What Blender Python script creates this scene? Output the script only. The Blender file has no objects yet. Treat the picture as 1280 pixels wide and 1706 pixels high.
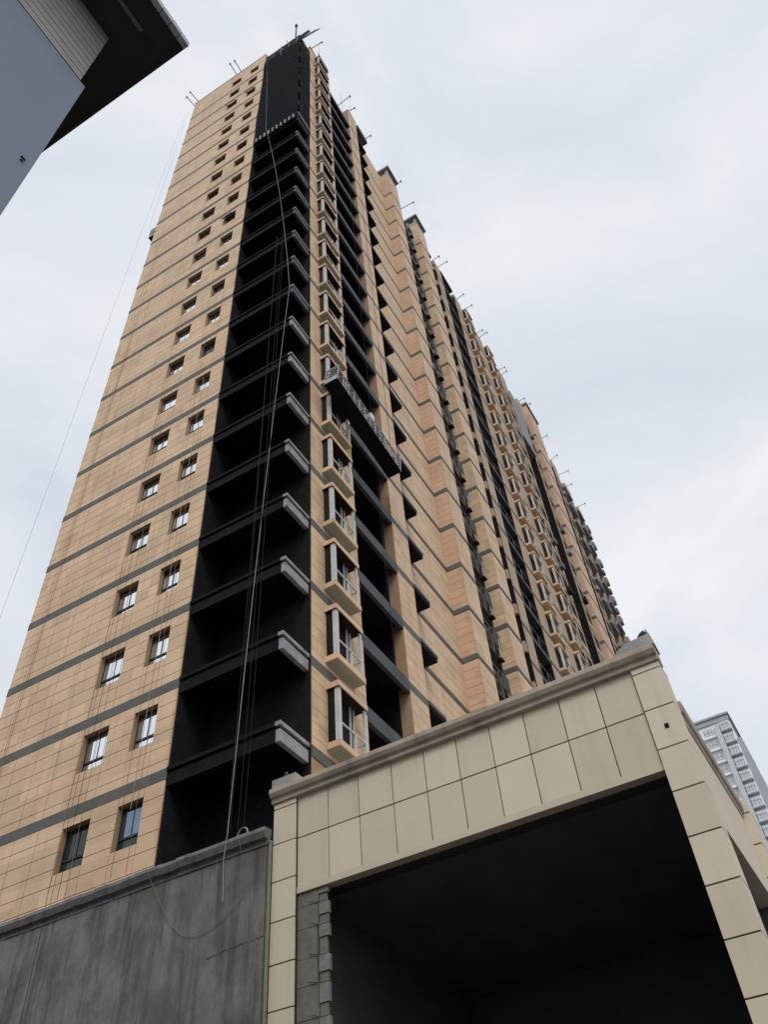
import bpy, math, random
from mathutils import Vector, Matrix
random.seed(7)
scene = bpy.context.scene
COL = scene.collection
G0 = 14.355            # height of the lowest grey band above the ground

# ---------------------------------------------------------------- camera
def cam_axes(yaw, pitch, roll):
    f = Vector((math.cos(pitch)*math.cos(yaw), math.cos(pitch)*math.sin(yaw), math.sin(pitch)))
    r = f.cross(Vector((0, 0, 1))).normalized(); u = r.cross(f)
    c, s = math.cos(roll), math.sin(roll)
    return c*r+s*u, -s*r+c*u, f
cd = bpy.data.cameras.new('camera'); cam = bpy.data.objects.new('camera', cd); COL.objects.link(cam)
CP = Vector((-15.186, -11.154, 1.60))
R_, U_, F_ = cam_axes(0.456250, 0.834244, -0.0983285)
cam.matrix_world = Matrix(((R_.x, U_.x, -F_.x, CP.x), (R_.y, U_.y, -F_.y, CP.y), (R_.z, U_.z, -F_.z, CP.z), (0, 0, 0, 1)))
cd.sensor_fit = 'VERTICAL'; cd.sensor_height = 36.0; cd.lens = 1410.34*36/1706
cd.clip_start = 0.05; cd.clip_end = 5000
scene.camera = cam

# ---------------------------------------------------------------- world, sun, exposure
SUN_EL, SUN_AZ = math.radians(48), math.atan2(-0.58, -0.81)     # direction towards the sun
w = bpy.data.worlds.new('World'); scene.world = w; w.use_nodes = True
nt = w.node_tree; nt.nodes.clear()
def N(t, **k):
    n = nt.nodes.new(t)
    for a, b in k.items(): setattr(n, a, b)
    return n
sky = N('ShaderNodeTexSky', sky_type='NISHITA', sun_disc=False, sun_elevation=SUN_EL, sun_rotation=math.pi/2-SUN_AZ)
sky.air_density = 1.0; sky.dust_density = 3.0
tc = N('ShaderNodeTexCoord')
mp = N('ShaderNodeMapping'); mp.inputs['Scale'].default_value = (1.0, 1.0, 1.6)
n1 = N('ShaderNodeTexNoise'); n1.inputs['Scale'].default_value = 2.6; n1.inputs['Detail'].default_value = 7; n1.inputs['Roughness'].default_value = .55; n1.inputs['Distortion'].default_value = .5
r1 = N('ShaderNodeValToRGB'); r1.color_ramp.elements[0].position = .33; r1.color_ramp.elements[0].color = (6.05, 6.6, 7.3, 1)
r1.color_ramp.elements[1].position = .66; r1.color_ramp.elements[1].color = (8.1, 8.25, 8.5, 1)
mx = N('ShaderNodeMix', data_type='RGBA'); mx.inputs[0].default_value = .93
bg = N('ShaderNodeBackground'); bg.inputs['Strength'].default_value = .1
ow = N('ShaderNodeOutputWorld')
L = nt.links.new
L(tc.outputs['Generated'], mp.inputs['Vector']); L(mp.outputs[0], n1.inputs['Vector']); L(n1.outputs['Fac'], r1.inputs[0])
L(sky.outputs[0], mx.inputs[6]); L(r1.outputs[0], mx.inputs[7]); L(mx.outputs[2], bg.inputs[0]); L(bg.outputs[0], ow.inputs[0])
sd = bpy.data.lights.new('sun', 'SUN'); sd.energy = 1.45; sd.angle = math.radians(28); sd.color = (1, .96, .9)
so = bpy.data.objects.new('sun', sd); COL.objects.link(so)
sv = Vector((math.cos(SUN_EL)*math.cos(SUN_AZ), math.cos(SUN_EL)*math.sin(SUN_AZ), math.sin(SUN_EL)))
so.rotation_euler = sv.to_track_quat('Z', 'Y').to_euler(); so.location = sv*200
vs = scene.view_settings; vs.view_transform = 'Standard'; vs.look = 'None'; vs.exposure = 0.2; vs.gamma = 1.0; vs.use_curve_mapping = False

# ---------------------------------------------------------------- materials
MATS = {}
def mat(name, c1, c2=None, rough=.8, scale=3.0, stretch=(1, 1, 1), bump=0.0, metal=0.0, cell=None, cellvar=.12, streak=None, stain=None, spec=.3, lo=.35, hi=.65, bscale=60, orand=0.0):
    m = bpy.data.materials.new(name); m.use_nodes = True; t = m.node_tree; b = t.nodes['Principled BSDF']
    b.inputs['Roughness'].default_value = rough; b.inputs['Metallic'].default_value = metal
    b.inputs['Specular IOR Level'].default_value = spec
    c2 = c2 or tuple(x*.8 for x in c1)
    ge = t.nodes.new('ShaderNodeNewGeometry')
    mpn = t.nodes.new('ShaderNodeMapping'); mpn.inputs['Scale'].default_value = stretch; t.links.new(ge.outputs['Position'], mpn.inputs['Vector'])
    no = t.nodes.new('ShaderNodeTexNoise'); no.inputs['Scale'].default_value = scale; no.inputs['Detail'].default_value = 9; no.inputs['Roughness'].default_value = .66
    t.links.new(mpn.outputs[0], no.inputs['Vector'])
    rp = t.nodes.new('ShaderNodeValToRGB'); rp.color_ramp.elements[0].position = lo; rp.color_ramp.elements[1].position = hi
    rp.color_ramp.elements[0].color = (*c1, 1); rp.color_ramp.elements[1].color = (*c2, 1)
    t.links.new(no.outputs['Fac'], rp.inputs[0]); out = rp.outputs[0]
    def mulmix(fac_out, col, blend='MIX'):
        nonlocal out
        mm = t.nodes.new('ShaderNodeMix'); mm.data_type = 'RGBA'; mm.blend_type = blend
        t.links.new(fac_out, mm.inputs[0]); t.links.new(out, mm.inputs[6]); mm.inputs[7].default_value = (*col, 1); out = mm.outputs[2]
    if cell:      # every tile of its own shade
        vm = t.nodes.new('ShaderNodeVectorMath'); vm.operation = 'SNAP'; vm.inputs[1].default_value = cell
        ad = t.nodes.new('ShaderNodeVectorMath'); ad.operation = 'ADD'; ad.inputs[1].default_value = (.21, .13, .07)
        t.links.new(ge.outputs['Position'], ad.inputs[0]); t.links.new(ad.outputs[0], vm.inputs[0])
        wn = t.nodes.new('ShaderNodeTexWhiteNoise'); t.links.new(vm.outputs[0], wn.inputs['Vector'])
        mr = t.nodes.new('ShaderNodeMapRange'); mr.inputs['To Min'].default_value = 1-cellvar; mr.inputs['To Max'].default_value = 1+cellvar*.6
        t.links.new(wn.outputs['Value'], mr.inputs[0])
        cc = t.nodes.new('ShaderNodeCombineColor')
        for i in range(3): t.links.new(mr.outputs[0], cc.inputs[i])
        mm = t.nodes.new('ShaderNodeMix'); mm.data_type = 'RGBA'; mm.blend_type = 'MULTIPLY'; mm.inputs[0].default_value = 1
        t.links.new(out, mm.inputs[6]); t.links.new(cc.outputs[0], mm.inputs[7]); out = mm.outputs[2]
    if orand:     # every panel of its own shade
        oi = t.nodes.new('ShaderNodeObjectInfo'); mr = t.nodes.new('ShaderNodeMapRange'); mr.inputs['To Min'].default_value = 1-orand; mr.inputs['To Max'].default_value = 1+orand*.5
        t.links.new(oi.outputs['Random'], mr.inputs[0]); cc = t.nodes.new('ShaderNodeCombineColor')
        for i in range(3): t.links.new(mr.outputs[0], cc.inputs[i])
        mm = t.nodes.new('ShaderNodeMix'); mm.data_type = 'RGBA'; mm.blend_type = 'MULTIPLY'; mm.inputs[0].default_value = 1
        t.links.new(out, mm.inputs[6]); t.links.new(cc.outputs[0], mm.inputs[7]); out = mm.outputs[2]
    for (col, sc, st, a, bb, amt) in ([streak] if streak else [])+([stain] if stain else []):
        m2 = t.nodes.new('ShaderNodeMapping'); m2.inputs['Scale'].default_value = st; t.links.new(ge.outputs['Position'], m2.inputs['Vector'])
        n2 = t.nodes.new('ShaderNodeTexNoise'); n2.inputs['Scale'].default_value = sc; n2.inputs['Detail'].default_value = 7; n2.inputs['Roughness'].default_value = .62
        t.links.new(m2.outputs[0], n2.inputs['Vector'])
        q = t.nodes.new('ShaderNodeMapRange'); q.inputs['From Min'].default_value = a; q.inputs['From Max'].default_value = bb; q.inputs['To Max'].default_value = amt
        t.links.new(n2.outputs['Fac'], q.inputs[0]); mulmix(q.outputs[0], col)
    t.links.new(out, b.inputs['Base Color'])
    if bump:
        nb = t.nodes.new('ShaderNodeTexNoise'); nb.inputs['Scale'].default_value = bscale; nb.inputs['Detail'].default_value = 4
        t.links.new(mpn.outputs[0], nb.inputs['Vector'])
        bp = t.nodes.new('ShaderNodeBump'); bp.inputs['Strength'].default_value = bump; bp.inputs['Distance'].default_value = .02
        t.links.new(nb.outputs['Fac'], bp.inputs['Height']); t.links.new(bp.outputs[0], b.inputs['Normal'])
    MATS[name] = m; return m
mat('tile', (.65, .48, .315), (.62, .435, .28), rough=.62, scale=.35, cell=(.95, .95, .48), cellvar=.15,
    streak=((.44, .29, .19), 1.4, (2.2, 2.2, .10), .52, .72, .55), stain=((.62, .41, .29), .28, (1, 1, 1), .5, .66, .45), bump=.08)
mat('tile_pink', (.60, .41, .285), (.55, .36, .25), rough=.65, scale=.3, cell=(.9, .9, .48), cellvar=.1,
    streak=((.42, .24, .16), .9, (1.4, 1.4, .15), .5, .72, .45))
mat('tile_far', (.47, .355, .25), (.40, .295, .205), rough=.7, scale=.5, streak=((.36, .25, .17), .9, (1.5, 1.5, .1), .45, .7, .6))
mat('joint', (.38, .255, .165), (.33, .215, .14), rough=.9)
mat('reveal', (.36, .25, .155), (.30, .2, .125), rough=.8)
mat('band', (.118, .123, .112), (.095, .098, .092), rough=.7, scale=1.2, streak=((.16, .13, .10), 1.0, (1.5, 1.5, .2), .5, .75, .6))
mat('slate', (.085, .095, .105), (.066, .072, .08), rough=.75, scale=.8, streak=((.05, .05, .055), 1.0, (2, 2, .2), .5, .72, .7))
mat('slab', (.33, .34, .35), (.22, .225, .23), rough=.85, scale=3.5, bump=.2, stain=((.1, .1, .1), 2.0, (1, 1, 1), .52, .7, .7))
mat('void', (.018, .018, .022), (.012, .012, .014), rough=.95, spec=.05)  # near-black: shade of bare balcony and recess interiors put into the colour
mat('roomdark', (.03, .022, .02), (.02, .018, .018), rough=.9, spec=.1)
mat('crackmat', (.05, .048, .045), rough=.95)
mat('cable_grey', (.2, .195, .19), rough=.9)
mat('concrete', (.205, .203, .192), (.115, .115, .11), rough=.88, scale=1.5, stretch=(1, 1, .7), bump=.4,
    streak=((.05, .048, .045), 2.2, (1.6, 1.6, .14), .48, .68, .75), stain=((.085, .075, .06), 1.1, (1, 1, .7), .5, .68, .6))
mat('ledgecrete', (.19, .185, .185), (.11, .105, .105), rough=.9, scale=4, bump=.3)
mat('panel', (.63, .56, .43), (.585, .515, .395), rough=.7, scale=.5, orand=.10,
    streak=((.34, .285, .215), 1.6, (1.5, 1.5, .16), .54, .76, .4), stain=((.60, .51, .43), .45, (1, 1, 1), .5, .68, .4), bump=.05)
mat('paneljoint', (.05, .036, .03), rough=.9)
mat('cornice', (.45, .385, .305), (.35, .295, .23), rough=.8, scale=1.6, streak=((.2, .15, .12), 1.4, (1.2, 1.2, .5), .48, .7, .7), bump=.15)
mat('block', (.19, .18, .15), (.14, .132, .112), rough=.95, scale=4, bump=.5)
mat('blockedge', (.24, .24, .23), (.16, .16, .155), rough=.95, scale=5, bump=.4)
mat('frame', (.022, .035, .034), rough=.45)
mat('bayframe', (.56, .57, .56), (.45, .46, .45), rough=.5, scale=2)
mat('slab_black', (.013, .013, .014), (.008, .008, .008), rough=.9, scale=2.5, spec=.1)  # near-black tone for the slab beams and lips on the end-wall side
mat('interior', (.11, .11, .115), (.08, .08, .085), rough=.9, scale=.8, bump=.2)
mat('gratewhite', (.42, .43, .44), (.3, .3, .31), rough=.5)
mat('steel', (.16, .16, .165), (.1, .1, .1), rough=.5, metal=.4, scale=6)
mat('steel_dark', (.05, .05, .055), rough=.6)
mat('whitepaint', (.72, .72, .70), rough=.5)
mat('rope', (.40, .37, .34), (.3, .28, .26), rough=.9)
mat('rope_red', (.30, .15, .10), rough=.9)
mat('rope_dark', (.022, .022, .024), rough=.9)
mat('wallblue', (.17, .21, .27), (.15, .187, .24), rough=.6, scale=.4, stain=((.125, .155, .19), .7, (1, 1, .6), .5, .75, .5))
mat('frieze', (.30, .285, .27), (.25, .235, .225), rough=.7, scale=1.5)
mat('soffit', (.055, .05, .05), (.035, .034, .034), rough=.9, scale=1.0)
mat('fascia', (.55, .55, .57), (.36, .36, .38), rough=.85, scale=3, bump=.3)
mat('asphalt', (.12, .118, .112), (.09, .088, .084), rough=.95, scale=8)
mat('pave', (.24, .235, .22), (.18, .175, .165), rough=.9, scale=4)
mat('farwall', (.82, .83, .85), (.76, .77, .79), rough=.8, scale=.2)
mat('fardark', (.38, .41, .45), (.32, .345, .39), rough=.8, scale=.3)  # far block: distance haze put into lightened base colours
mat('farcol', (.58, .63, .64), rough=.8)
mat('farglass', (.58, .63, .66), rough=.15, spec=.6)
mat('plaster', (.38, .37, .35), (.25, .245, .235), rough=.9, scale=2.5, bump=.2)
# mirror-coated window glass
mat('sillsoffit', (.36, .40, .36), (.29, .32, .29), rough=.85, scale=2)
mat('pipe', (.20, .21, .15), rough=.7)
mat('bayglass', (.012, .013, .012), rough=.35, spec=.12)
g = mat('glass', (.90, .93, .96), (.86, .9, .94), rough=.04, metal=1.0)
mat('glass_blue', (.20, .27, .36), (.16, .22, .3), rough=.05, metal=1.0)
g = mat('glass_dark', (.022, .03, .032), rough=.12, spec=.5)
# netting: dark yarn with open holes
m = bpy.data.materials.new('net'); m.use_nodes = True; t = m.node_tree; b = t.nodes['Principled BSDF']
b.inputs['Base Color'].default_value = (.009, .010, .016, 1); b.inputs['Roughness'].default_value = .95; b.inputs['Specular IOR Level'].default_value = .05
tr = t.nodes.new('ShaderNodeBsdfTransparent'); ms = t.nodes.new('ShaderNodeMixShader')
ge = t.nodes.new('ShaderNodeNewGeometry'); mpn = t.nodes.new('ShaderNodeMapping'); mpn.inputs['Scale'].default_value = (1.2, 1.2, .35)
no = t.nodes.new('ShaderNodeTexNoise'); no.inputs['Scale'].default_value = 1.6; no.inputs['Detail'].default_value = 5
mr = t.nodes.new('ShaderNodeMapRange'); mr.inputs['From Min'].default_value = .3; mr.inputs['From Max'].default_value = .7
mr.inputs['To Min'].default_value = .78; mr.inputs['To Max'].default_value = .93
t.links.new(ge.outputs['Position'], mpn.inputs[0]); t.links.new(mpn.outputs[0], no.inputs['Vector']); t.links.new(no.outputs['Fac'], mr.inputs[0])
t.links.new(mr.outputs[0], ms.inputs[0]); t.links.new(tr.outputs[0], ms.inputs[1]); t.links.new(b.outputs[0], ms.inputs[2])
t.links.new(ms.outputs[0], t.nodes['Material Output'].inputs[0]); MATS['net'] = m

# ---------------------------------------------------------------- mesh helpers
FACES = [(0, 3, 2, 1), (4, 5, 6, 7), (0, 1, 5, 4), (1, 2, 6, 5), (2, 3, 7, 6), (3, 0, 4, 7)]
class MB:
    def __init__(s): s.v = []; s.f = []; s.mi = []; s.mats = []
    def _m(s, m):
        if m is None: return 0
        if m not in s.mats: s.mats.append(m)
        return s.mats.index(m)
    def box(s, x0, x1, y0, y1, z0, z1, m=None):
        x0, x1 = min(x0, x1), max(x0, x1); y0, y1 = min(y0, y1), max(y0, y1); z0, z1 = min(z0, z1), max(z0, z1)
        n = len(s.v); s.v += [(x0, y0, z0), (x1, y0, z0), (x1, y1, z0), (x0, y1, z0), (x0, y0, z1), (x1, y0, z1), (x1, y1, z1), (x0, y1, z1)]
        k = s._m(m)
        for f in FACES: s.f.append(tuple(n+i for i in f)); s.mi.append(k)
        return s
    def poly(s, pts, m=None):
        n = len(s.v); s.v += [tuple(p) for p in pts]; s.f.append(tuple(range(n, n+len(pts)))); s.mi.append(s._m(m)); return s
    def bar(s, a, b, r, m=None, n=6):
        a, b = Vector(a), Vector(b); d = (b-a).normalized(); h = Vector((0, 0, 1)) if abs(d.z) < .9 else Vector((1, 0, 0))
        u = d.cross(h).normalized(); w2 = d.cross(u); i0 = len(s.v); k = s._m(m)
        for p in (a, b):
            for i in range(n):
                an = 2*math.pi*i/n; s.v.append(tuple(p+u*r*math.cos(an)+w2*r*math.sin(an)))
        for i in range(n):
            j = (i+1) % n; s.f.append((i0+i, i0+j, i0+n+j, i0+n+i)); s.mi.append(k)
        s.f.append(tuple(i0+i for i in range(n))[::-1]); s.f.append(tuple(i0+n+i for i in range(n))); s.mi += [k, k]
        return s
    def tube(s, pts, r, m=None, n=6):
        for a, b in zip(pts[:-1], pts[1:]): s.bar(a, b, r, m, n)
        return s
    def prism_y(s, prof, y0, y1, m=None):      # profile in (x,z), swept along y
        n = len(prof); i0 = len(s.v); k = s._m(m)
        for y in (y0, y1): s.v += [(x, y, z) for x, z in prof]
        for i in range(n):
            j = (i+1) % n; s.f.append((i0+i, i0+j, i0+n+j, i0+n+i)); s.mi.append(k)
        s.f.append(tuple(i0+i for i in range(n))); s.f.append(tuple(i0+n+i for i in range(n))[::-1]); s.mi += [k, k]; return s
    def prism_x(s, prof, x0, x1, m=None):      # profile in (y,z), swept along x
        n = len(prof); i0 = len(s.v); k = s._m(m)
        for x in (x0, x1): s.v += [(x, y, z) for y, z in prof]
        for i in range(n):
            j = (i+1) % n; s.f.append((i0+i, i0+j, i0+n+j, i0+n+i)); s.mi.append(k)
        s.f.append(tuple(i0+i for i in range(n))); s.f.append(tuple(i0+n+i for i in range(n))[::-1]); s.mi += [k, k]; return s
    def mesh(s, name, m=None):
        me = bpy.data.meshes.new(name); me.from_pydata(s.v, [], s.f)
        for nm in (s.mats or [m]): me.materials.append(MATS[nm])
        if len(s.mats) > 1: me.polygons.foreach_set('material_index', s.mi)
        import bmesh
        bm = bmesh.new(); bm.from_mesh(me); bmesh.ops.recalc_face_normals(bm, faces=bm.faces); bm.to_mesh(me); bm.free()
        me.update(); return me
    def build(s, name, m=None, parent=None, bevel=0):
        o = bpy.data.objects.new(name, s.mesh(name, m)); COL.objects.link(o); o.parent = parent
        if bevel:
            bv = o.modifiers.new('bevel', 'BEVEL'); bv.width = bevel; bv.segments = 2; bv.limit_method = 'ANGLE'
        return o
def tag(o, label=None, cat=None, group=None, kind=None):
    if label: o['label'] = label
    if cat: o['category'] = cat
    if group: o['group'] = group
    if kind: o['kind'] = kind
    return o
def empty(name, loc=(0, 0, 0)):
    o = bpy.data.objects.new(name, None); COL.objects.link(o); o.location = loc; o.empty_display_size = .3; return o
def inst(name, me, parent, loc=(0, 0, 0), scale=(1, 1, 1)):
    o = bpy.data.objects.new(name, me); COL.objects.link(o); o.parent = parent; o.location = loc; o.scale = scale; return o
UNIT = {}
def unit(mname):
    if mname not in UNIT: UNIT[mname] = MB().box(0, 1, 0, 1, 0, 1).mesh('unit_'+mname, mname)
    return UNIT[mname]

# ---------------------------------------------------------------- ground
gr = MB().box(-1500, 1500, -1500, 1500, -.5, 0).build('ground', 'asphalt'); tag(gr, 'asphalt ground around the buildings', 'ground', kind='structure')
pv = MB().box(-6, -.2, -9.2, 30, .004, .13).build('pavement', 'pave'); tag(pv, 'raised pavement along the concrete wall', 'pavement', kind='structure')

# ---------------------------------------------------------------- the tower
def zk(k): return G0 + (3.0*k if k <= 13 else 39+3.2*(k-13))
KS = range(-1, 23)
ZB, ZT = zk(-1)+.05, zk(22)+4.35          # bottom and top of the tiled walls
tower = empty('apartment_tower', (0, 0, 0))
tag(tower, 'tall tan tiled apartment tower under construction with a dark open corner', 'building')
FY = -.20                                  # plane of the long facade
tiles = []                                 # (x0,x1,y0,y1,z0,z1,material)
def row_edges(k):
    a = zk(k); h = zk(k+1)-a if k < 22 else 4.35
    if k == -1: a0 = ZB
    e = [0, .29, .77, 1.25, 1.73, 2.21, 2.66+(h-3 if k < 22 else 0)]
    if k == 22: e += [3.1, 3.6, 4.1, 4.35]
    return [a+q if not (k == -1 and q == 0) else ZB for q in e]
TG = .010
def tiles_A(cols, x, holes):               # wall facing -x
    for k in KS:
        re = row_edges(k)
        for z0, z1 in zip(re[:-1], re[1:]):
            for y0, y1 in zip(cols[:-1], cols[1:]):
                segs = [(z0, z1)]
                for (hy0, hy1, hz0, hz1) in holes:
                    if y0 < hy1-.05 and y1 > hy0+.05:
                        a, b = zk(k)+hz0, zk(k)+hz1; ns = []
                        for s0, s1 in segs:
                            if a >= s1 or b <= s0: ns.append((s0, s1)); continue
                            if a-s0 > .05: ns.append((s0, a))
                            if s1-b > .05: ns.append((b, s1))
                        segs = ns
                for s0, s1 in segs: tiles.append((x-.022, x, y0+TG, y1-TG, s0+TG, s1-TG, 'tile'))
def tiles_B(cols, y, ktop=22, extra=0, mname='tile'):  # wall facing -y
    for k in range(0, ktop+1):
        re = row_edges(k)
        for z0, z1 in zip(re[:-1], re[1:]):
            for x0, x1 in zip(cols[:-1], cols[1:]): tiles.append((x0+TG, x1-TG, y-.022, y, z0+TG, z1-TG, mname))
WIN = [(4.28, 5.17, 1.08, 2.38), (6.16, 7.17, 1.08, 2.38)]
COLS_A = [3.57, 4.28, 5.17, 6.16, 7.17, 8.15, 9.1, 10.05, 10.95, 11.61]
tiles_A(COLS_A, 0.0, WIN)
nA = len(tiles)
tiles_B([1.36, 2.07, 2.9, 3.72, 4.5], FY)
tiles_B([7.8, 8.52, 9.25], FY)
tiles_B([9.25, 10.0, 10.73, 11.46, 12.19, 12.92, 13.65, 14.38, 15.1], .42)
def pier(x0, x1, ylo, yhi, nx, side_mat):
    tiles_B([x0+(x1-x0)*i/nx for i in range(nx+1)], ylo)
    for k in range(0, 23):
        re = row_edges(k)
        for z0, z1 in zip(re[:-1], re[1:]): tiles.append((x0-.022, x0, ylo+TG, yhi-TG, z0+TG, z1-TG, side_mat))
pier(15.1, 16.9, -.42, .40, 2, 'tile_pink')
pier(21.0, 22.9, -.42, .40, 2, 'tile')
# the 300 that show largest: the lowest rows of the end wall
order = sorted(range(nA), key=lambda i: tiles[i][4])[:300]
big = set(order)
for i in order:
    x0, x1, y0, y1, z0, z1, mn = tiles[i]
    inst('tile', unit(mn), tower, (x0, y0, z0), (x1-x0, y1-y0, z1-z0))
mb = MB()
for i, (x0, x1, y0, y1, z0, z1, mn) in enumerate(tiles):
    if i not in big: mb.box(x0, x1, y0, y1, z0, z1, mn)
o = mb.build('tile', None, tower); tag(o, kind='stuff')

# backing walls
mb = MB()                                   # end wall with window openings, its edges are the reveals
ye = COLS_A
for k in KS:
    a = zk(k) if k >= 0 else ZB; b = zk(k+1) if k < 22 else ZT
    w0, w1 = zk(k)+1.08, zk(k)+2.38
    for y0, y1 in zip(ye[:-1], ye[1:]):
        hole = any(abs(y0-h[0]) < .01 for h in WIN)
        if hole: mb.box(.001, .30, y0, y1, a, w0); mb.box(.001, .30, y0, y1, w1, b)
        else: mb.box(.001, .30, y0, y1, a, b)
mb.build('end_wall', 'reveal', tower)
mb = MB()
mb.box(.302, 1.40, 3.575, 11.61, 0, ZT-.3, 'joint')
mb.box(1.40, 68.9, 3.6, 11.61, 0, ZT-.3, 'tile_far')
mb.box(1.36, 4.5, FY+.001, 3.6, 0, zk(22)+3.6, 'joint')
mb.box(7.8, 9.25, FY+.001, 3.6, 0, zk(22)+4.3, 'joint')
mb.box(9.25, 15.1, .421, 3.6, 0, zk(22)+3.4, 'joint')
mb.box(15.1, 16.9, -.419, 3.6, 0, zk(22)+4.4, 'joint')
mb.box(21.0, 22.9, -.419, 3.6, 0, zk(22)+4.4, 'joint')
mb.build('wall', None, tower)
mb = MB()                                   # room and balcony linings: shade on bare concrete painted in as near-black
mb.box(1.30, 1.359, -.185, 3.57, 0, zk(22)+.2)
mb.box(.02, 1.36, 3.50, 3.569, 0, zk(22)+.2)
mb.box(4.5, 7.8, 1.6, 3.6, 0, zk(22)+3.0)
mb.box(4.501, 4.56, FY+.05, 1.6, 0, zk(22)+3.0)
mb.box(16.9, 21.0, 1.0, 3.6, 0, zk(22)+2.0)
mb.box(7.74, 7.799, .25, 1.6, 0, zk(22)+3.0); mb.box(24.80, 24.899, -.19, .9, 0, zk(22)+2); mb.box(29.5, 29.599, -.17, 1.4, 0, zk(22)+2.5)  # thin near-black sheets painting shade onto the jambs
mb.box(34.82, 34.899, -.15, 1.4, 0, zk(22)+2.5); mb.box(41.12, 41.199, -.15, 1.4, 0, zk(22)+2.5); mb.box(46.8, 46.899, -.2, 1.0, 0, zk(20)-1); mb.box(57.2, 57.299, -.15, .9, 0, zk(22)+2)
mb.build('balcony_shade_lining', 'void', tower)
# parapet copings
mb = MB()
mb.box(-.05, .32, 3.55, 11.65, ZT, ZT+.10); mb.box(1.34, 4.52, FY-.05, .3, zk(22)+3.62, zk(22)+3.72); mb.box(7.78, 9.27, FY-.05, .3, zk(22)+4.32, zk(22)+4.42)
mb.build('parapet_coping', 'plaster', tower)
for (x0, x1) in ((15.1, 16.9), (21.0, 22.9)):
    mb = MB(); zt = zk(22)+4.4
    for xx in (x0+.1, x1-.3): mb.box(xx, xx+.2, -.36, -.1, zt, zt+1.7)
    mb.box(x0+.1, x0+.3, .5, .8, zt, zt+1.7); mb.box(x0+.02, x1-.02, -.40, 2.2, zt, zt+.75)
    c = mb.build('roof_frame', 'plaster', tower)
    mb = MB(); mb.box(x0-.15, x1+.2, -.62, 2.4, zt+1.7, zt+2.0); mb.build('cap_slab', 'slab', c)

# grey bands, every piece of every course
BU = unit('band')
def bandp(x0, x1, y0, y1, z0, z1): inst('band_course', BU, tower, (x0, y0, z0), (x1-x0, y1-y0, z1-z0))
for k in range(0, 23):
    z1 = zk(k)+.002; z0 = z1-.345
    bandp(-.03, .03, 3.56, 11.62, z0, z1)
    bandp(1.355, 2.95, FY-.03, FY+.03, z0, z1); bandp(3.72, 4.505, FY-.03, FY+.03, z0, z1)
    bandp(7.795, 9.255, FY-.03, FY+.03, z0, z1)
    bandp(9.26, 15.07, .39, .45, z0+.1, z1)
    for x0, x1 in ((15.1, 16.9), (21.0, 22.9)):
        bandp(x0-.03, x0+.03, -.45, .388, z0+.04, z1); bandp(x0+.032, x1+.005, -.45, -.39, z0+.12, z1)

# end-wall windows
def window_meshes(w_, h_):
    fr = MB(); t_ = .045
    fr.box(0, .06, 0, t_, 0, h_); fr.box(0, .06, w_-t_, w_, 0, h_); fr.box(0, .06, t_, w_-t_, 0, t_); fr.box(0, .06, t_, w_-t_, h_-t_, h_)
    fr.box(-.005, .06, t_, w_-t_, .36, .42)
    fr.box(.012, .05, w_*.5-.009, w_*.5+.009, .42, h_-t_)
    up = MB().box(.03, .045, t_, w_-t_, .42, h_-t_); lo = MB().box(.03, .045, t_, w_-t_, t_, .36)
    return fr.mesh('window', 'frame'), up.mesh('pane_up', 'glass'), lo.mesh('pane_low', 'glass'), up.mesh('pane_dark', 'glass_dark'), lo.mesh('pane_dark_low', 'glass_dark'), up.mesh('pane_blue', 'glass_blue')
WM = [window_meshes(h[1]-h[0]-.02, 1.28) for h in WIN]
for k in KS:
    for c, h in enumerate(WIN):
        fm, up, lo, upd, lod, upb = WM[c]
        o = inst('window', fm, tower, (.16+random.uniform(-.01, .01), h[0]+.01, zk(k)+1.09))
        openw = (c == 0 and k in (7, 12)) 
        if (k == -1 and c == 1) or (k > 1 and random.random() < .08): up, lo = upd, lod
        if k == -1 and c == 0: up, lo = upb, lod  # darker tinted glass stands in for a reflected hill
        if not openw:
            p1 = inst('pane', up, o); p1.rotation_euler = (0, random.uniform(-.012, .012), random.uniform(-.012, .012)); inst('pane', lo, o)
        else:
            inst('pane', upd, o); inst('pane', lod, o)
        if k in (20, 21) or (c == 0 and k in (12, 16)):          # top-hung sashes standing open
            s = MB(); W = h[1]-h[0]-.1
            s.box(-.03, 0, .04, .10, -.85, 0); s.box(-.03, 0, W-.02, W+.04, -.85, 0); s.box(-.03, 0, .04, W+.04, -.06, 0); s.box(-.03, 0, .04, W+.04, -.85, -.78)
            q = s.build('sash', 'steel_dark', o); q.location = (-.02, .02, 1.24); q.rotation_euler = (0, math.radians(28 if k in (20, 12) else 12), 0)
    # lining behind the glass
for c, h in enumerate(WIN):
    pass

# corner balconies: slab, beam, lip
for k in range(0, 23):
    z = zk(k)
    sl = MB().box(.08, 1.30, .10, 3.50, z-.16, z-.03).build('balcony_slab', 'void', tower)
    b = MB(); b.box(.002, 1.355, -.14, .0, z-.56, z-.19); b.build('edge_beam', 'slab' if k < 8 else 'slate', sl)
    b = MB(); b.box(.0, .12, .002, 3.56, z-.56, z-.19); b.build('end_beam', 'slab_black', sl)
    b = MB(); b.box(-.05, 1.355, -.18, .0, z-.10, z+.02); b.build('edge_lip', 'slab', sl)
    b = MB(); b.box(-.05, .12, .002, 3.56, z-.10, z+.02); b.build('end_lip', 'slab_black', sl)
    b = MB(); b.box(.03, .12, .03, 3.55, z-.19, z-.10); b.box(.03, 1.35, -.10, .03, z-.19, z-.10); b.build('edge_groove', 'void', sl)
    # loose site material left on the floors
    if random.random() < .6:
        b = MB(); yy = random.uniform(.4, 2.6); b.box(.9, 1.25, yy, yy+random.uniform(.3, .9), z-.03, z+random.uniform(.3, 1.1)); b.build('stacked_boards', 'roomdark', sl)
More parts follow.
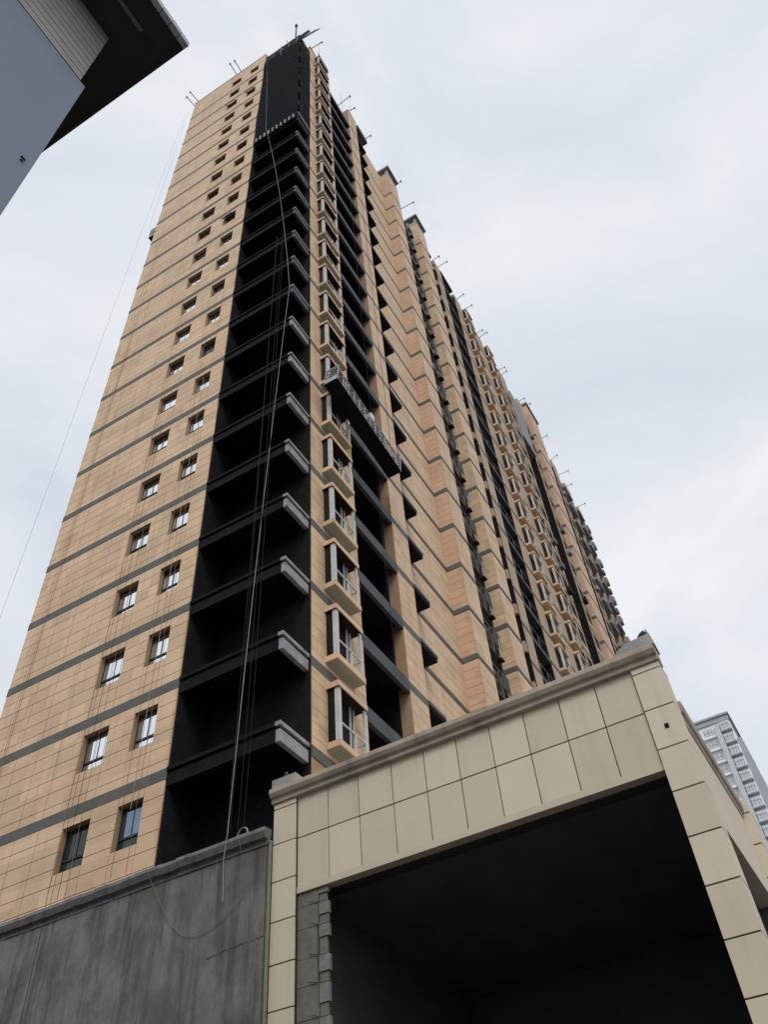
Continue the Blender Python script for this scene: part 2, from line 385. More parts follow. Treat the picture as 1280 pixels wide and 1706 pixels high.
o = MB().box(.0, 1.36, .0, 3.57, zk(22)+3.0, zk(22)+3.15).build('balcony_roof', 'void', tower)
# railing on one of the upper balconies
rl = MB(); zr = zk(16)+.02
for i in range(10):
    y = .05+i*.345; rl.box(-.22, -.18, y, y+.13, zr-.40, zr+.28)
rl.box(-.19, 1.3, -.30, -.24, zr-.15, zr+.12)
rl.build('balcony_railing', 'slab', tower)

# bay windows
def bay_proto():
    e = {}
    W0, W1, P = 2.07, 3.72, .48
    s = MB().box(0, W1-W0, -P, 0, .20, .40); e['sill'] = s.mesh('sill_slab', 'tile')
    s = MB().box(0, W1-W0, -P, 0, 2.20, 2.38); s.box(.06, W1-W0-.06, -P+.06, 0, 2.38, 2.44); e['head'] = s.mesh('head_slab', 'tile')
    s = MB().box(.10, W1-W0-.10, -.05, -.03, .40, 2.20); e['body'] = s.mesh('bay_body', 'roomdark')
    s = MB(); w_ = W1-W0
    s.box(.06, .20, -P+.05, -P+.19, .40, 2.20); s.box(w_-.14, w_-.06, -P+.05, -P+.13, .40, 2.20)
    s.box(.20, w_-.14, -P+.06, -P+.10, 1.02, 1.07); s.box(w_*.56, w_*.56+.07, -P+.06, -P+.12, .40, 1.02)
    s.box(w_-.13, w_-.08, -P+.13, -.05, 1.02, 1.07); s.box(w_*.68, w_*.68+.05, -.16, -.11, .4, 2.2); s.box(w_*.80, w_*.80+.05, -.16, -.11, .4, 2.2)
    e['frame'] = s.mesh('window_frame', 'bayframe')
    s = MB(); s.box(.09, .10, -P+.19, -.06, .4, 2.2); e['glass'] = s.mesh('pane', 'bayglass')
    s = MB().box(.06, w_-.06, -P+.06, -.03, .19, .1995); e['soffit'] = s.mesh('sill_soffit', 'sillsoffit')
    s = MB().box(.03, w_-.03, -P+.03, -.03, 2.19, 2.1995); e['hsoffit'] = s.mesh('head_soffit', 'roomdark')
    s = MB(); s.box(.05, .22, -P+.03, -P+.06, 2.2, 2.9); s.box(w_-.1, w_-.02, -P+.03, -P+.09, 2.3, 3.3); s.box(.05, w_-.02, -P+.03, -P+.09, 3.2, 3.3); e['top'] = s.mesh('top_frame', 'steel_dark')
    return e
BP = bay_proto()
def bays(x0, full, k0=0):
    for k in range(k0, 23):
        b = inst('bay_window', BP['body'], tower, (x0, FY, zk(k)))
        inst('sill_slab', BP['sill'], b); inst('head_slab', BP['head'], b); inst('window_frame', BP['frame'], b)
        if full: inst('pane', BP['glass'], b); inst('sill_soffit', BP['soffit'], b); inst('head_soffit', BP['hsoffit'], b)
        if k == 22 and full: inst('top_frame', BP['top'], b)
bays(2.07, True)
# bay rooms: their inner darkness is painted on a near-black panel behind the frame
# long facade balcony beams
for k in range(0, 23):
    z = zk(k)
    b = MB().box(4.562, 7.8, FY-.02, FY+.14, z-.50, z+.06).build('balcony_beam', 'slate', tower)
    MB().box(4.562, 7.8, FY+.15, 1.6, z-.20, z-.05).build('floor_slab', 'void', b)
# air-conditioner ledges in the re-entrant corner
for k in range(0, 23):
    z = zk(k)
    b = MB().box(9.25, 10.66, -.24, .42, z-.34, z-.20).build('service_ledge', 'void', tower)
    MB().box(9.25, 10.68, -.27, -.19, z-.16, z).build('ledge_lip', 'slate', b)
    MB().box(9.25, 10.64, -.20, .41, z-.21, z-.14).build('ledge_slab', 'roomdark', b)
# glazed shaft between the piers
for k in range(0, 23):
    z = zk(k)
    s = MB()
    s.box(17.2, 20.7, .30, .36, z+.55, z+.62); s.box(17.2, 20.7, .30, .36, z+2.35, z+2.42)
    for xx in (17.2, 18.1, 19.0, 19.9, 20.62): s.box(xx, xx+.05, .30, .36, z+.62, z+2.35)
    o = s.build('shaft_window', 'steel', tower)
    MB().box(17.2, 20.7, .37, .40, z+.62, z+2.35).build('pane', 'glass_dark', o)
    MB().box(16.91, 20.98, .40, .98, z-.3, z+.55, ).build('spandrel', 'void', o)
    sh = MB(); sh.box(19.6, 20.5, .06, .10, z+.9, z+2.0); q = sh.build('sash', 'steel_dark', o)
    MB().box(19.9, 20.3, -.05, .29, z-.05, z+.03).build('ledge', 'roomdark', o)
    if k % 2: MB().box(20.2, 20.24, .02, .06, z+.1, z+1.5).build('guard_pole', 'bayframe', o)

# farther half of the long facade
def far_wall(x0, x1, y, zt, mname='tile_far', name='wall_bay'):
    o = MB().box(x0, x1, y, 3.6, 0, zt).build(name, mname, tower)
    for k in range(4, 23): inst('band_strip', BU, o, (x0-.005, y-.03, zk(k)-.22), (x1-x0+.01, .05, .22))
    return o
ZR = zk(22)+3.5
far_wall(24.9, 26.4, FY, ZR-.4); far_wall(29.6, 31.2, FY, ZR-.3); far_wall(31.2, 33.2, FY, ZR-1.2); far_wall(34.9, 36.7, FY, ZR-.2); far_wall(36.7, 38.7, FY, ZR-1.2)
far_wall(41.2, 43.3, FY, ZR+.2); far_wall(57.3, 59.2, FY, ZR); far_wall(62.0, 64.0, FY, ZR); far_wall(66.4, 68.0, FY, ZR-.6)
for (x0, x1, yy, zt, mn) in ((46.9, 48.6, -.3, ZR+1.0, 'tile_far'), (49.6, 53.2, -.62, ZR+2.6, 'tile_pink')): far_wall(x0, x1, yy, zt, mn, 'pier')
for k in range(4, 23): inst('band_strip', BU, tower, (49.56, -.64, zk(k)-.3), (.06, 1.04, .3))
MB().box(49.4, 53.4, -.8, 2.0, ZR+2.6, ZR+2.9).build('cap_slab', 'slab', tower)
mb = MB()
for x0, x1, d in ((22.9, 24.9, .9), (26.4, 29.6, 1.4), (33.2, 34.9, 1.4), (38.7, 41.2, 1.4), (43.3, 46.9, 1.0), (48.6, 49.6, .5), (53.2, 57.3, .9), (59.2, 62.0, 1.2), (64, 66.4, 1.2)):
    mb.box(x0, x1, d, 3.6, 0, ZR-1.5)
mb.build('recess_shade_lining', 'void', tower)  # recess backs carry their shade as a near-black colour
for k in range(2, 23):
    z = zk(k)
    for x0, x1, yo, mn in ((22.9, random.uniform(23.6, 24.6), -.05, 'roomdark'), (26.4, 29.5, FY, 'slate'), (33.2, 34.9, FY-.02, 'slab'), (38.7, 41.2, FY-.02, 'slab'), (43.3, 45.3, -.1, 'roomdark'), (53.2, 55.5, -.1, 'slab'), (59.2, 62, FY-.3, 'slab'), (64, 66.4, FY-.3, 'slab')):
        b = MB().box(x0, x1, yo, 1.0, z-.35, z-.02).build('balcony_beam', mn, tower)
    b = MB().box(24.55, 24.798, -.17, .25, z+.45, z+1.25).build('wall_stub', 'tile_far', tower)
    b = MB(); b.box(68.0, 68.9, -.42, 3.6, z-.4, z+.5); b.build('corner_balcony', 'slab', tower)
    b = MB(); b.box(27.0, 27.05, -.12, -.08, z, z+1.2); b.box(28.2, 28.25, -.12, -.08, z, z+1.2); b.box(26.6, 29.4, -.12, -.08, z+1.15, z+1.2); b.build('railing', 'steel', tower)
for (x0, x1, yy) in ((41.5, 42.9, FY), (47.1, 48.3, -.3), (57.6, 58.9, FY), (62.3, 63.7, FY), (66.6, 67.8, FY)):
    for k in range(4, 22):
        o = inst('window', unit('roomdark'), tower, (x0, yy-.012, zk(k)+.8), (x1-x0, .02, 1.5))
        if random.random() < .3: MB().box(x0+.1, x0+.75, yy-.35, yy-.03, zk(k)+.15, zk(k)+.7).build('air_conditioner_cage', random.choice(['steel', 'slab', 'roomdark']), tower)
bays(31.35, False, 2); bays(36.85, False, 2)
MB().box(26.6, 29.4, FY-.02, 1.0, ZR-.2, ZR+.1).build('roof_beam', 'slate', tower)
MB().box(22.9, 24.7, -.1, 1.0, ZR-.1, ZR+.2).build('roof_beam', 'slate', tower)
MB().box(9.2, 10.9, -.42, .42, zk(22)+2.6, zk(22)+3.5).build('roof_beam', 'slate', tower)
MB().box(43.3, 46.9, -.35, 1.2, zk(20)-.8, zk(22)+1.6).build('roof_room', 'slab', tower)

# ---------------------------------------------------------------- concrete wall under the end wall
cw = empty('concrete_wall', (-.1, 5, 0)); tag(cw, 'stained raw concrete wall with a projecting ledge below the tiled end wall', 'wall')
def ch(o, p):                              # keep world coordinates under a moved parent
    o.parent = p; o.matrix_parent_inverse = Matrix.Translation(-Vector(p.location)); return o
z3 = zk(-1)
ch(MB().box(-.12, .0, .06, 26, 0, z3-.06).build('wall', 'concrete'), cw)
lp = [(.0, z3-.08), (-.14, z3-.30), (-.14, z3-.18), (-.24, z3-.16), (-.30, z3-.02), (-.27, z3+.08), (.0, z3+.10)]
lm = MB(); nseg = 60
for i in range(nseg):                      # slightly uneven cast edge
    y0 = .02+i*26/nseg; y1 = .02+(i+1)*26/nseg; d = random.uniform(-.012, .012); e2 = random.uniform(-.012, .012)
    lm.prism_y([(x+d*(x < -.1), z+e2*(x < -.2)) for x, z in lp], y0, y1)
ch(lm.build('ledge', 'ledgecrete'), cw)
cr = MB(); yy = .06; zz = G0-5.32
while yy < 1.5:
    y2 = yy+random.uniform(.04, .09); z2 = G0-5.33-.05*(yy > .8)+random.uniform(-.035, .035); t_ = random.uniform(.003, .014)
    cr.poly([(-.124, yy, zz-t_), (-.124, y2, z2-t_), (-.124, y2, z2+t_), (-.124, yy, zz+t_)]); yy, zz = y2, z2
ch(cr.build('crack', 'crackmat'), cw)
for i in range(9):
    yj = .9+i*1.22
    if i == 5: ch(MB().box(-.1225, -.118, yj, yj+.012, 0, z3-.35).build('form_joint', 'void'), cw)
pp = MB().bar((-.06, -.0, 0), (-.06, -.0, z3-.2), .045, n=8).build('drain_pipe', 'pipe'); tag(pp, 'thin pale downpipe in the gap between concrete wall and portal', 'pipe')

# ---------------------------------------------------------------- portal building
po = empty('portal_building', (0, -4.8, 0)); tag(po, 'low cream panelled portal building with one huge dark opening', 'building')
def pch(o): return ch(o, po)
PT, PBm = G0-2.29, G0-4.56
# backing structure
mb = MB()
mb.box(.035, .6, -.66, -.03, 0, PT); mb.box(.035, .6, -9.58, -9.0, 0, PT)
mb.box(.09, .6, -9.0, -.66, PBm+.004, PT)
pch(mb.build('joint_backing', 'paneljoint'))
mb = MB(); mb.box(.6, 30, -9.56, -9.2, G0-5.5, G0-2.99, 'panel'); mb.box(5.6, 30, -9.56, -9.2, 0, G0-5.5, 'panel'); mb.box(.6, 30, -9.3, -.03, G0-3.3, G0-3.0, 'panel')
mb.box(.6, .95, -9.56, -9.2, 0, G0-5.5, 'panel')
pch(mb.build('side_wall', None))
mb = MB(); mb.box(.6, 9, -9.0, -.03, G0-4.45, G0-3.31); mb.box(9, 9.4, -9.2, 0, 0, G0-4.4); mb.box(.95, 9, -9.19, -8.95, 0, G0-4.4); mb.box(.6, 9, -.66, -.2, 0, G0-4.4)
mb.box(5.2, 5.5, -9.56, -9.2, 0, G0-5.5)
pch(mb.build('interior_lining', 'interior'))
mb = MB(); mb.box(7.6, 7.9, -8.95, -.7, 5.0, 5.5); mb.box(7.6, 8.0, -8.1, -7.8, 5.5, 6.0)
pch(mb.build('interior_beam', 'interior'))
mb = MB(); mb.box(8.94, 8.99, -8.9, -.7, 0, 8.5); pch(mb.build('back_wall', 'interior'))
# cladding panels
g_ = .015
def panel(x0, x1, y0, y1, z0, z1): return pch(inst('panel', PANEL, None, (x0, y0, z0), (x1-x0, y1-y0, z1-z0)))
PANEL = unit('panel')
pj = [G0-2.44-.868*i for i in range(0, 15)]
zs = [PT]+[z for z in pj if z > .3]+[0.0]
for (y0, y1) in ((-.655, -.035), (-9.605, -9.005)):
    for a, b in zip(zs[1:], zs[:-1]): panel(-.002+random.uniform(-.003, .003), .6, y0, y1, a+g_, b-g_)
vj = [-.667, -1.51, -2.33, -3.21, -4.05, -4.87, -5.69, -6.51, -7.35, -8.17, -8.995]
for a, b in zip(vj[:-1], vj[1:]):
    panel(.06+random.uniform(-.003, .003), .30, b+g_*.8, a-g_*.8, G0-3.30+g_, PT); panel(.06+random.uniform(-.003, .003), .30, b+g_*.8, a-g_*.8, G0-4.42, G0-3.30-g_)
pch(MB().box(.058, .61, -8.998, -.662, PBm, G0-4.42).build('soffit_strip', 'panel'))
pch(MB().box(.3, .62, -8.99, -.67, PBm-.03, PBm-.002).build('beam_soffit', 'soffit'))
# cornice and stubs
prof = [(.06, PT-.02), (-.05, PT+.0), (-.06, PT+.10), (-.12, PT+.13), (-.17, PT+.22), (-.17, PT+.33), (.30, PT+.36), (.30, PT-.02)]
mb = MB(); mb.prism_y(prof, -9.63, .02)
pch(mb.build('cornice', 'cornice', bevel=.012))
st = MB(); st.prism_x([(-9.66, PT+.345), (-9.64, PT+.62), (-9.2, PT+.58), (-8.95, PT+.50), (-8.78, PT+.345)], -.13, .35); pch(st.build('parapet_stub', 'plaster'))
st = MB(); st.box(-.12, .4, -.72, -.02, PT+.35, PT+.58); pch(st.build('parapet_stub', 'plaster', bevel=.02))
# side cornice and the next pier
mb = MB(); mb.prism_x([(-9.5, G0-3.34), (-9.58, G0-3.34), (-9.60, G0-3.22), (-9.645, G0-3.18), (-9.665, G0-3.06), (-9.665, G0-2.96), (-9.5, G0-2.94)], .62, 5.62)
pch(mb.build('side_cornice', 'cornice'))
zs2 = [G0-2.9, G0-3.22]+[G0-3.22-.76*i for i in range(1, 14)]
for a, b in zip(zs2[1:], zs2[:-1]):
    panel(5.66, 6.9, -9.75, -9.2, max(a, 0)+g_, b-g_)
pch(MB().box(5.68, 6.88, -9.73, -9.2, 0, G0-2.95).build('joint_backing', 'paneljoint'))
# hole punched in a pier panel
pch(MB().box(-.012, .02, -9.36, -9.28, G0-3.80, G0-3.70).build('drilled_hole', 'void'))
# exposed masonry in the left jamb
zb = 0.0; i = 0
while zb < PBm-.02:
    h = random.uniform(.46, .62); zt = min(zb+h, PBm-.003)
    jx = .10+random.uniform(-.006, .006)
    pch(MB().box(jx, .30, -1.17+random.uniform(-.02, .02), -.664, zb+.004, zt-.004).build('block', 'block', bevel=.004))
    s0 = zb+(zt-zb)*random.uniform(.35, .6)
    pch(MB().box(.115+random.uniform(-.012, .012), .21, -1.42+random.uniform(-.025, .01), -1.195, s0, zt-.01).build('block', 'blockedge', bevel=.006))
    pch(MB().box(.135, .20, -1.395+random.uniform(-.025, .015), -1.195, zb+.01, s0-.006).build('block', 'block', bevel=.006))
    pts = [(jx-.02, -1.2, zb+.0), (jx-.03, -.98+random.uniform(-.1, .05), zb+.06)]
    pch(MB().tube(pts, .008).build('tie_wire', 'steel_dark')); zb = zt
lm_ = MB(); lm_.bar((0.05, -9.40, PT+.58), (0.05, -9.40, PT+.70), .03, n=8); 
for j in range(5):
    a0 = j/5; lm_.bar((.05, -9.40-.03*j, PT+.70+.02*j), (.05, -9.43-.03*j, PT+.72+.02*j), .07-.006*abs(j-2), n=10)
fl = lm_.build('floodlight', 'steel_dark'); tag(fl, 'small dark floodlight on top of the portal parapet stub', 'lamp')
rw = MB().tube([(0.0, -9.6, PT+.35), (0.0, -9.62, PT+.55), (.0, -9.60, PT+.72), (0, -9.585, PT+.82)], .012).build('starter_bar', 'steel_dark'); tag(rw, 'bent steel bar sticking up from the portal corner', 'steel bar')
rw = MB().tube([(-.02, -.35, PT+.58), (-.02, -.34, PT+.70), (-.02, -.38, PT+.74), (-.02, -.42, PT+.68), (-.02, -.43, PT+.58)], .012).build('wire_loop', 'steel'); tag(rw, 'small wire loop on the left parapet stub of the portal', 'wire')

# ---------------------------------------------------------------- safety net over the corner
mb = MB()
def sheet(pa, pb, z0, z1, nu, nz, nrm):
    i0 = len(mb.v)
    for j in range(nz+1):
        for i in range(nu+1):
            u = i/nu; z = z0+(z1-z0)*j/nz
            d = .03*math.sin(u*9+z*.35)+.02*math.sin(u*23+z*.9)
            mb.v.append((pa[0]+(pb[0]-pa[0])*u+nrm[0]*d, pa[1]+(pb[1]-pa[1])*u+nrm[1]*d, z))
    for j in range(nz):
        for i in range(nu):
            a = i0+j*(nu+1)+i; mb.f.append((a, a+1, a+nu+2, a+nu+1)); mb.mi.append(0)
sheet((-.13, 3.52), (-.13, -.19), zk(16)-.4, zk(22)+.9, 14, 60, (1, 0))
sheet((-.06, -.27), (1.30, -.27), zk(16)+.1, zk(22)+.9, 6, 40, (0, 1))
net = mb.build('safety_net', 'net'); tag(net, 'dark navy safety net hung over the topmost corner balconies', 'net')

# scaffold tubes above the net
sc = empty('scaffold_railing', (0, 1.5, zk(22)+.9)); tag(sc, 'thin scaffold tube railing on top of the dark corner', 'scaffold')
zc = zk(22)+.9
def sch(mb_, nm): return ch(mb_.build(nm, 'steel'), sc)
for dz in (.35, .75, 1.15): sch(MB().bar((-.08, 3.5, zc+dz), (-.08, -1.3+.2*dz, zc+dz), .045), 'scaffold_tube')
for dz in (.3, .7): sch(MB().bar((-.3, -.22, zc+dz), (1.35, -.22, zc+dz), .045), 'scaffold_tube')
for y in (3.4, 2.6, 1.8, 1.0, .1): sch(MB().bar((-.08, y, zc-.9), (-.08, y, zc+1.3), .045), 'scaffold_upright')
for x in (.5, 1.2): sch(MB().bar((x, -.22, zc-.9), (x, -.22, zc+1.1), .045), 'scaffold_upright')
for i in range(9):
    y = random.uniform(-.2, 3.3); sch(MB().bar((-.1, y, zc+random.uniform(-.2, .4)), (random.uniform(-.3, .6), y+random.uniform(-.7, .5), zc+random.uniform(.7, 1.9)), .03), 'scaffold_brace')
for dy in (0, .25, .5): sch(MB().bar((.1, .2+dy, zc+.8+dy), (.3, -2.0+dy, zc+1.1+dy), .035), 'scaffold_tube')
sch(MB().box(-.1, .25, .2, .7, zc-.1, zc+.5), 'tarpaulin_bundle')

# ---------------------------------------------------------------- roof outriggers
ords = ['first', 'second', 'third', 'fourth', 'fifth', 'sixth', 'seventh', 'eighth', 'ninth', 'tenth', 'eleventh', 'twelfth', 'thirteenth', 'fourteenth', 'fifteenth', 'sixteenth', 'seventeenth', 'eighteenth', 'nineteenth', 'twentieth', 'twenty first']
def outrigger(p, d, ln, label, up=.25):
    p = Vector(p); d = Vector(d).normalized(); tip = p+d*ln+Vector((0, 0, up*ln))
    r = empty('outrigger_arm', p); tag(r, label, 'outrigger', 'steel suspension arms along the roof edge')
    ch(MB().bar(p-d*.6, tip, .036, n=6).build('beam', 'steel_dark'), r)
    ch(MB().box(tip.x-.06, tip.x+.06, tip.y-.06, tip.y+.06, tip.z-.1, tip.z+.06).build('pulley_block', 'steel_dark'), r)
    ch(MB().bar(tip, tip-Vector((0, 0, .7)), .018, n=5).build('hook_rope', 'steel_dark'), r)
B_ARMS = [(1.6, zk(22)+3.7), (7.0, zk(22)+4.3), (8.0, zk(22)+4.3), (10.7, zk(22)+3.5), (16.6, zk(22)+4.5), (18.2, zk(22)+2.6), (25.0, ZR-.3), (26.0, ZR-.3), (30.5, ZR-.2), (31.9, ZR-.6), (35.6, ZR-.1), (36.2, ZR-.1), (41.6, ZR+.2), (42.4, ZR+.2), (47.6, ZR+1.0), (49.8, ZR+2.6), (53.8, ZR), (57.6, ZR), (60.5, ZR), (63.0, ZR), (67.0, ZR-.4)]
for i, (x, z) in enumerate(B_ARMS):
    outrigger((x, FY, z+.1), (random.uniform(-.15, .15), -1, 0), random.uniform(.6, 1.25), 'steel outrigger arm on the long roof edge, %s from the dark corner' % ords[i], random.uniform(.1, .4))
for i, (y, z) in enumerate(((11.3, ZT), (11.6, ZT-.9), (6.9, ZT), (6.4, ZT))):
    outrigger((0, y, z+.12), (-1, .2 if i < 2 else -.0, 0), 1.0, ['steel outrigger arm at the far left end of the end wall roof', 'lower steel arm at the far left edge of the end wall', 'left arm of the pair above the end wall windows', 'right arm of the pair above the end wall windows'][i], .35)
ma = empty('roof_mast', (.2, 0, zc)); tag(ma, 'upright steel mast standing on the dark corner of the roof', 'mast')
ch(MB().bar((.0, .35, zc-.4), (-.0, .35, zc+6.2), .07).build('pole', 'steel_dark'), ma); ch(MB().bar((0, .35, zc+6.2), (0, .35, zc+6.6), .14, n=8).build('pole_head', 'steel_dark'), ma)

# ---------------------------------------------------------------- suspended platforms
def gondola(loc, yaw, tilt, ln, label, solid_end=True):
    r = empty('suspended_platform', loc); r.rotation_euler = (0, tilt, yaw); tag(r, label, 'work platform', 'suspended work platforms')
    W = .66
    def P(mb_, nm, mt): o = mb_.build(nm, mt, r); return o
    d = MB().box(0, ln, 0, W, 0, .05)
    for i in range(7): d.box(i*(ln-.06)/6, i*(ln-.06)/6+.06, .01, W-.01, -.06, -.002)
    P(d, 'deck', 'void')
    for y, nm, hh in ((.0, 'front_guardrail', 1.0), (W-.04, 'rear_guardrail', 1.15)):
        g2 = MB()
        for z in (.14, .42, .72, hh): g2.box(0, ln, y, y+.04, z, z+.035)
        n = 12
        for i in range(n+1): xx = i*(ln-.04)/n; g2.box(xx, xx+.035, y+.002, y+.038, .05, hh)
        for i in range(n): g2.bar((i*ln/n, y+.02, .1), ((i+1)*ln/n, y+.02, hh-.05), .012, n=4)
        P(g2, nm, 'gratewhite')
    for xx in (0, ln-.04):
        e = MB()
        e.box(xx, xx+.04, .04, W-.04, .05, .4)
        for z in (.55, .8, 1.05): e.box(xx, xx+.035, .04, W-.04, z, z+.05)
        e.box(xx, xx+.05, -.002, .045, .0, 1.3); e.box(xx, xx+.05, W-.045, W+.002, 0, 1.3); e.box(xx, xx+.05, .0, W, 1.25, 1.3)
        ee = P(e, 'end_panel', 'gratewhite')
        h = MB().box(xx+.06 if xx < 1 else xx-.3, xx+.3 if xx < 1 else xx-.06, .2, .48, .55, .95).build('hoist_motor', 'steel_dark', ee)
    P(MB().box(ln*.50, ln*.50+.30, -.02, .28, .85, 1.25), 'control_box', 'whitepaint')
    return r
gondola((1.50, -1.42, G0+16.98), 0, math.radians(8), 5.3, 'long steel suspended work platform hanging across the bay windows')
gl = gondola((.25, 11.85, G0+44.6), 0, 0, 3.5, 'small dark work platform beyond the far left edge of the end wall')
def rope(pts, r, m, label, cat='rope', name='rope', group=None):
    o = MB().tube(pts, r, n=5).build(name, m); tag(o, label, cat, group); return o
for i, (x, y) in enumerate(((1.55, -1.1), (6.7, -1.1))):
    z0 = G0+16.98-.14*(x-1.5)+1.2
    rope([(x, y, z0), (x, y+.05, zk(22)+4.2)], .010, 'rope_dark', ['steel wire holding the left end of the long work platform', 'steel wire holding the right end of the long work platform'][i], name='wire_rope')
rope([(5.6, -.9, G0+15.6), (5.5, -.85, G0+5)], .008, 'rope_dark', 'loose cable dangling below the long work platform', name='cable')
rope([(6.0, -.55, zk(22)+3.5), (6.05, -.55, zk(3))], .010, 'rope_dark', 'pale safety line in front of the dark balconies', name='safety_line')

# long white rope over the net, kinked at a slab corner
def sag(a, b, n, s, ax=2):
    a, b = Vector(a), Vector(b); out = []
    for i in range(n+1):
        u = i/n; p = a.lerp(b, u); p[ax] -= s*4*u*(1-u); out.append(tuple(p))
    return out
r1p = sag((-.2, 3.0, G0+65), (-.2, 2.45, G0+49.8), 6, 0)+sag((-.2, 2.45, G0+49.8), (-.22, -.10, G0+23.5), 10, .25, 1)[1:]+sag((-.22, -.10, G0+23.5), (-.32, 1.07, G0-2.85), 12, -.08, 1)[1:]+[(-.33, 1.12, G0-3.4), (-.2, 1.16, G0-4.3)]
rope(r1p, .0095, 'rope', 'long pale rope hanging down across the dark corner with a kink halfway')
for i, (y, dd) in enumerate(((.55, .1), (.72, .05), (.95, .15), (1.05, 0))):
    rope([(-.26, y-.3+dd, zk(10)), (-.3, y, zk(0)), (-.32, y+.05, zk(-1)+.2)], .007, 'rope_dark', '%s dark cable from the left in the bunch over the dark corner' % ords[3-i], name='cable', cat='cable', group='dark cables over the corner')
lp_ = [(-.33, 3.55, G0-2.75), (-.33, 3.50, G0-2.95), (-.2, 3.30, G0-3.4), (-.16, 2.75, G0-4.31), (-.15, 2.4, G0-4.66), (-.15, 2.17, G0-4.79), (-.15, 1.85, G0-4.86), (-.15, 1.57, G0-4.84), (-.15, 1.1, G0-4.66), (-.15, .71, G0-4.4), (-.16, .66, G0-3.6), (-.33, .74, G0-2.95)]
rope(lp_, .006, 'cable_grey', 'grey cable drooping in a loop over the concrete wall', name='cable', cat='cable')
co = MB()
for j in range(2):
    co.tube([(-.2+.03*j, .72+.14*math.cos(a*math.pi/8), G0-2.86+.02*j+.15*math.sin(a*math.pi/8)) for a in range(0, 17)], .010, n=5)
o = co.build('cable_coil', 'rope'); tag(o, 'small coil of cable lying on the concrete ledge', 'cable')
# thin ropes down the end wall
for i, (y, za, zb_, m_, lab) in enumerate((
    (10.72, 30, -2.6, 'rope_red', 'left rope of the pair down the far side of the end wall'),
    (10.62, 44, -2.6, 'rope_red', 'right rope of the pair down the far side of the end wall'),
    (7.12, 27, -2.7, 'rope_red', 'thin rope down the left jamb of the left window column'),
    (6.95, 22, -2.7, 'rope_red', 'thin rope just inside the left jamb of the left window column'),
    (6.72, 18, -2.7, 'rope_dark', 'thin rope crossing the middle of the left window column'),
    (6.45, 12, -2.7, 'rope_red', 'thin rope over the right half of the left window column'),
    (4.93, 24, -2.7, 'rope_red', 'thin rope over the left half of the right window column'),
    (4.62, 20, -.9, 'rope', 'pale rope over the middle of the right window column, ending at the lowest band'),
    (4.42, 16, -2.7, 'rope_red', 'thin rope over the right edge of the right window column'))):
    rope([(-.07, y-.03, G0+za), (-.09, y, G0+za*.5), (-.07, y+.02, G0+zb_)], (.006 if m_ != 'rope' else .008), m_, lab)
rope([(-.1, 12.15, G0+70.5), (-.1, 12.25, G0+45)], .007, 'rope', 'thin pale line from the roof to the small platform at the far left edge')
rope([(-.1, 12.5, G0+70.5), (-.2, 13.0, G0+35), (-.2, 13.4, G0+8)], .006, 'rope', 'thin pale line hanging clear of the far left edge against the sky')

# ---------------------------------------------------------------- neighbouring building overhead
nb = empty('neighbour_building', (CP.x-4, CP.y+8, 0)); tag(nb, 'blue grey building corner with a dark overhanging eave, close overhead', 'building')
S = 1.6; H = CP.z+10*S
wx, wy = CP.x+.885*S, CP.y+3.04*S
ex, ey = CP.x+1.30*S, CP.y+2.38*S
zf = CP.z+8.50*S
ch(MB().box(wx-14, wx, wy, wy+16, 0, zf).build('wall', 'wallblue'), nb)
fx = wx-.06*S
ch(MB().box(wx-14, fx-.02, wy+.03, wy+15, zf, H-.002).build('frieze_backing', 'joint'), nb)
nrow = 11; ncol = 9
for i in range(nrow):
    z0 = zf+(H-zf)*i/nrow; z1 = zf+(H-zf)*(i+1)/nrow
    edges = [fx]+[fx-.82*S-j*1.9 for j in range(0, 7)]
    for a, b in zip(edges[1:], edges[:-1]):
        ch(inst('frieze_tile', unit('frieze'), None, (a+.008, wy-.01, z0+.012), (b-a-.016, .04, z1-z0-.024)), nb)
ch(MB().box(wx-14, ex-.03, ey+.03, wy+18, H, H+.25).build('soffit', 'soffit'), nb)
ch(MB().box(wx-14, ex-.36*S, ey+.30*S, ey+.34*S, H-.07, H-.002).build('soffit_rib', 'block', bevel=.02), nb)
for i in range(22):
    x1 = ex-i*.215*S*.62; x0 = x1-.215*S*.62+.012
    ch(MB().box(x0, x1, ey-.01*random.random(), ey+.10, H-.03, H+.17).build('fascia_stone', 'fascia', bevel=.01), nb)
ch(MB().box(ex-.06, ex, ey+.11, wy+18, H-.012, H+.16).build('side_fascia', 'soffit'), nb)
for dz, w_ in ((0, .03), (-.07, .02)):
    ch(MB().box(CP.x+1.28-w_, CP.x+1.28+w_, wy-.02, wy, CP.z+10.36+dz, CP.z+10.385+dz).build('wall_bolt', 'steel_dark'), nb)

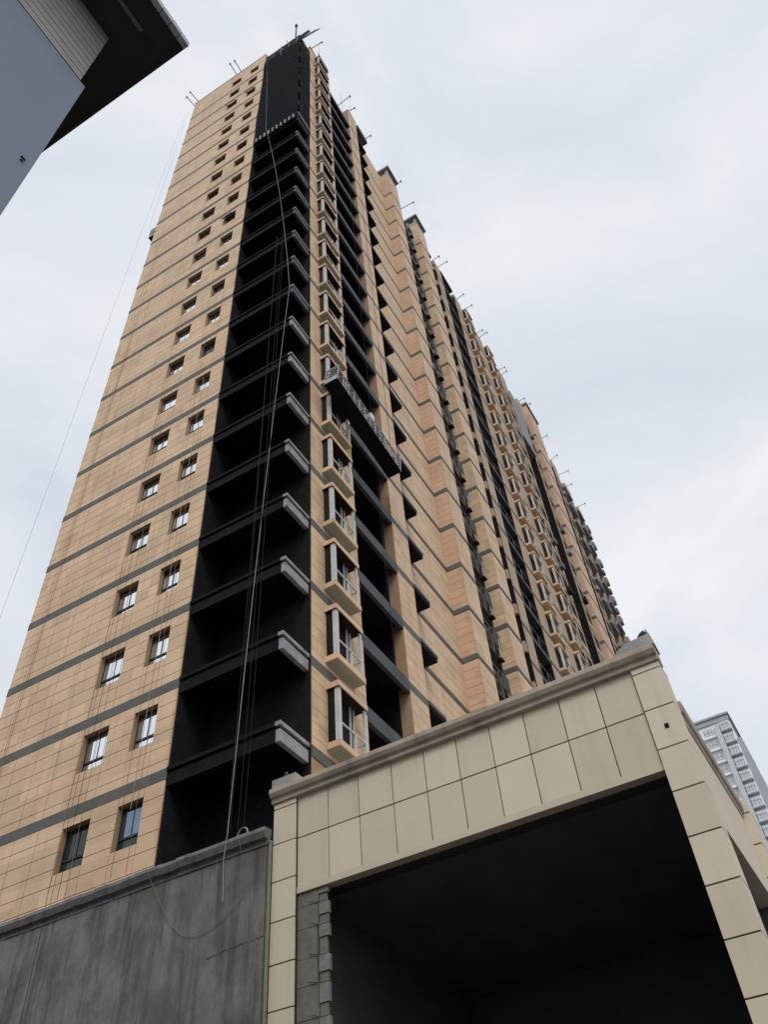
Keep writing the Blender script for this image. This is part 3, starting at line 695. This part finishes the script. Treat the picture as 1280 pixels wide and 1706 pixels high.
# ---------------------------------------------------------------- distant tower block
X0 = 162.0; kx = (X0+15.186)/115.19
def FYc(y100): return CP.y+(y100+11.154)*kx
def FZ(z100): return CP.z+(z100+12.755)*kx
fb = empty('distant_tower_block', (X0, 5, 0)); tag(fb, 'distant pale grey high-rise block behind the portal', 'building')
yr = FYc(-5.6); yl = FYc(1.5); ztop = FZ(54.3)
ch(MB().box(X0, X0+26, yr, yl+10, 0, ztop-1.5, 'farwall').build('wall', None), fb)
ch(MB().box(X0+.5, X0+26, yr-.9, yr, 0, ztop-6, 'fardark').build('side_wing', None), fb)
rf = MB(); rf.box(X0-.6, X0+26.5, yr-.5, yl+10.5, ztop-.35, ztop+.1); rf.box(X0-.3, X0+26.2, yr-.2, yl+10, ztop-1.5, ztop-.36)
rf = ch(rf.build('roof_cornice', 'fardark'), fb)
ch(MB().box(X0+3, X0+8, FYc(-.9), FYc(-.4), ztop, ztop+3.2, 'farwall').build('roof_room', None), fb)
yc0, yc1 = FYc(-3.35), FYc(-4.05)
ch(MB().box(X0-.9, X0, yc1, yc0, 0, ztop-2.2).build('wall_strip', 'farcol'), fb)
fh = 2.99
for i in range(26):
    z = ztop-4.0-i*fh
    if z < 8: break
    ya, yb = FYc(-4.15), FYc(-5.5)
    b = ch(MB().box(X0-.9, X0, yb, ya, z, z+1.9).build('bay_window', 'farwall'), fb)
    o = MB(); o.box(X0-.95, X0-.9, yb+.12, ya-.12, z+.35, z+1.75); o.build('pane', 'farglass', b).matrix_parent_inverse = b.matrix_world.inverted() if False else Matrix.Translation(-Vector(fb.location)) @ Matrix.Identity(4)
    o = MB(); ym = (ya+yb)/2
    for q in (.0, .33, .66, 1.0): yy = yb+.12+(ya-yb-.24)*q; o.box(X0-1.0, X0-.95, yy-.04, yy+.04, z+.35, z+1.75)
    o.box(X0-1.0, X0-.951, yb+.12, ya-.12, z+1.2, z+1.28)
    o = o.build('window_bars', 'fardark', b)
    o = MB().box(X0-1.1, X0, yb-.1, ya+.1, z-.35, z).build('sill', 'fardark', b)
    zz = ztop-4.2-i*fh
    wy0, wy1 = FYc(-3.25), FYc(-1.0)
    b2 = ch(MB().box(X0-.55, X0, wy0, wy1+3, zz-.55, zz-.15).build('band_course', 'farwall'), fb)
    w_ = ch(MB().box(X0-.08, X0, FYc(-2.9), FYc(-1.75), zz+.35, zz+1.9).build('window', 'farglass'), fb)
    o = MB()
    for q in (0, .5, 1): yy = FYc(-2.9)+(FYc(-1.75)-FYc(-2.9))*q; o.box(X0-.14, X0-.081, yy-.05, yy+.05, zz+.35, zz+1.9)
    o.box(X0-.14, X0-.081, FYc(-2.9), FYc(-1.75), zz+1.0, zz+1.08); o.build('window_bars', 'fardark', w_)
# sub-parts were built in world coordinates under identity parents: undo the offset of the block's own origin
for c in fb.children:
    for s_ in c.children:
        s_.matrix_parent_inverse = Matrix.Identity(4)
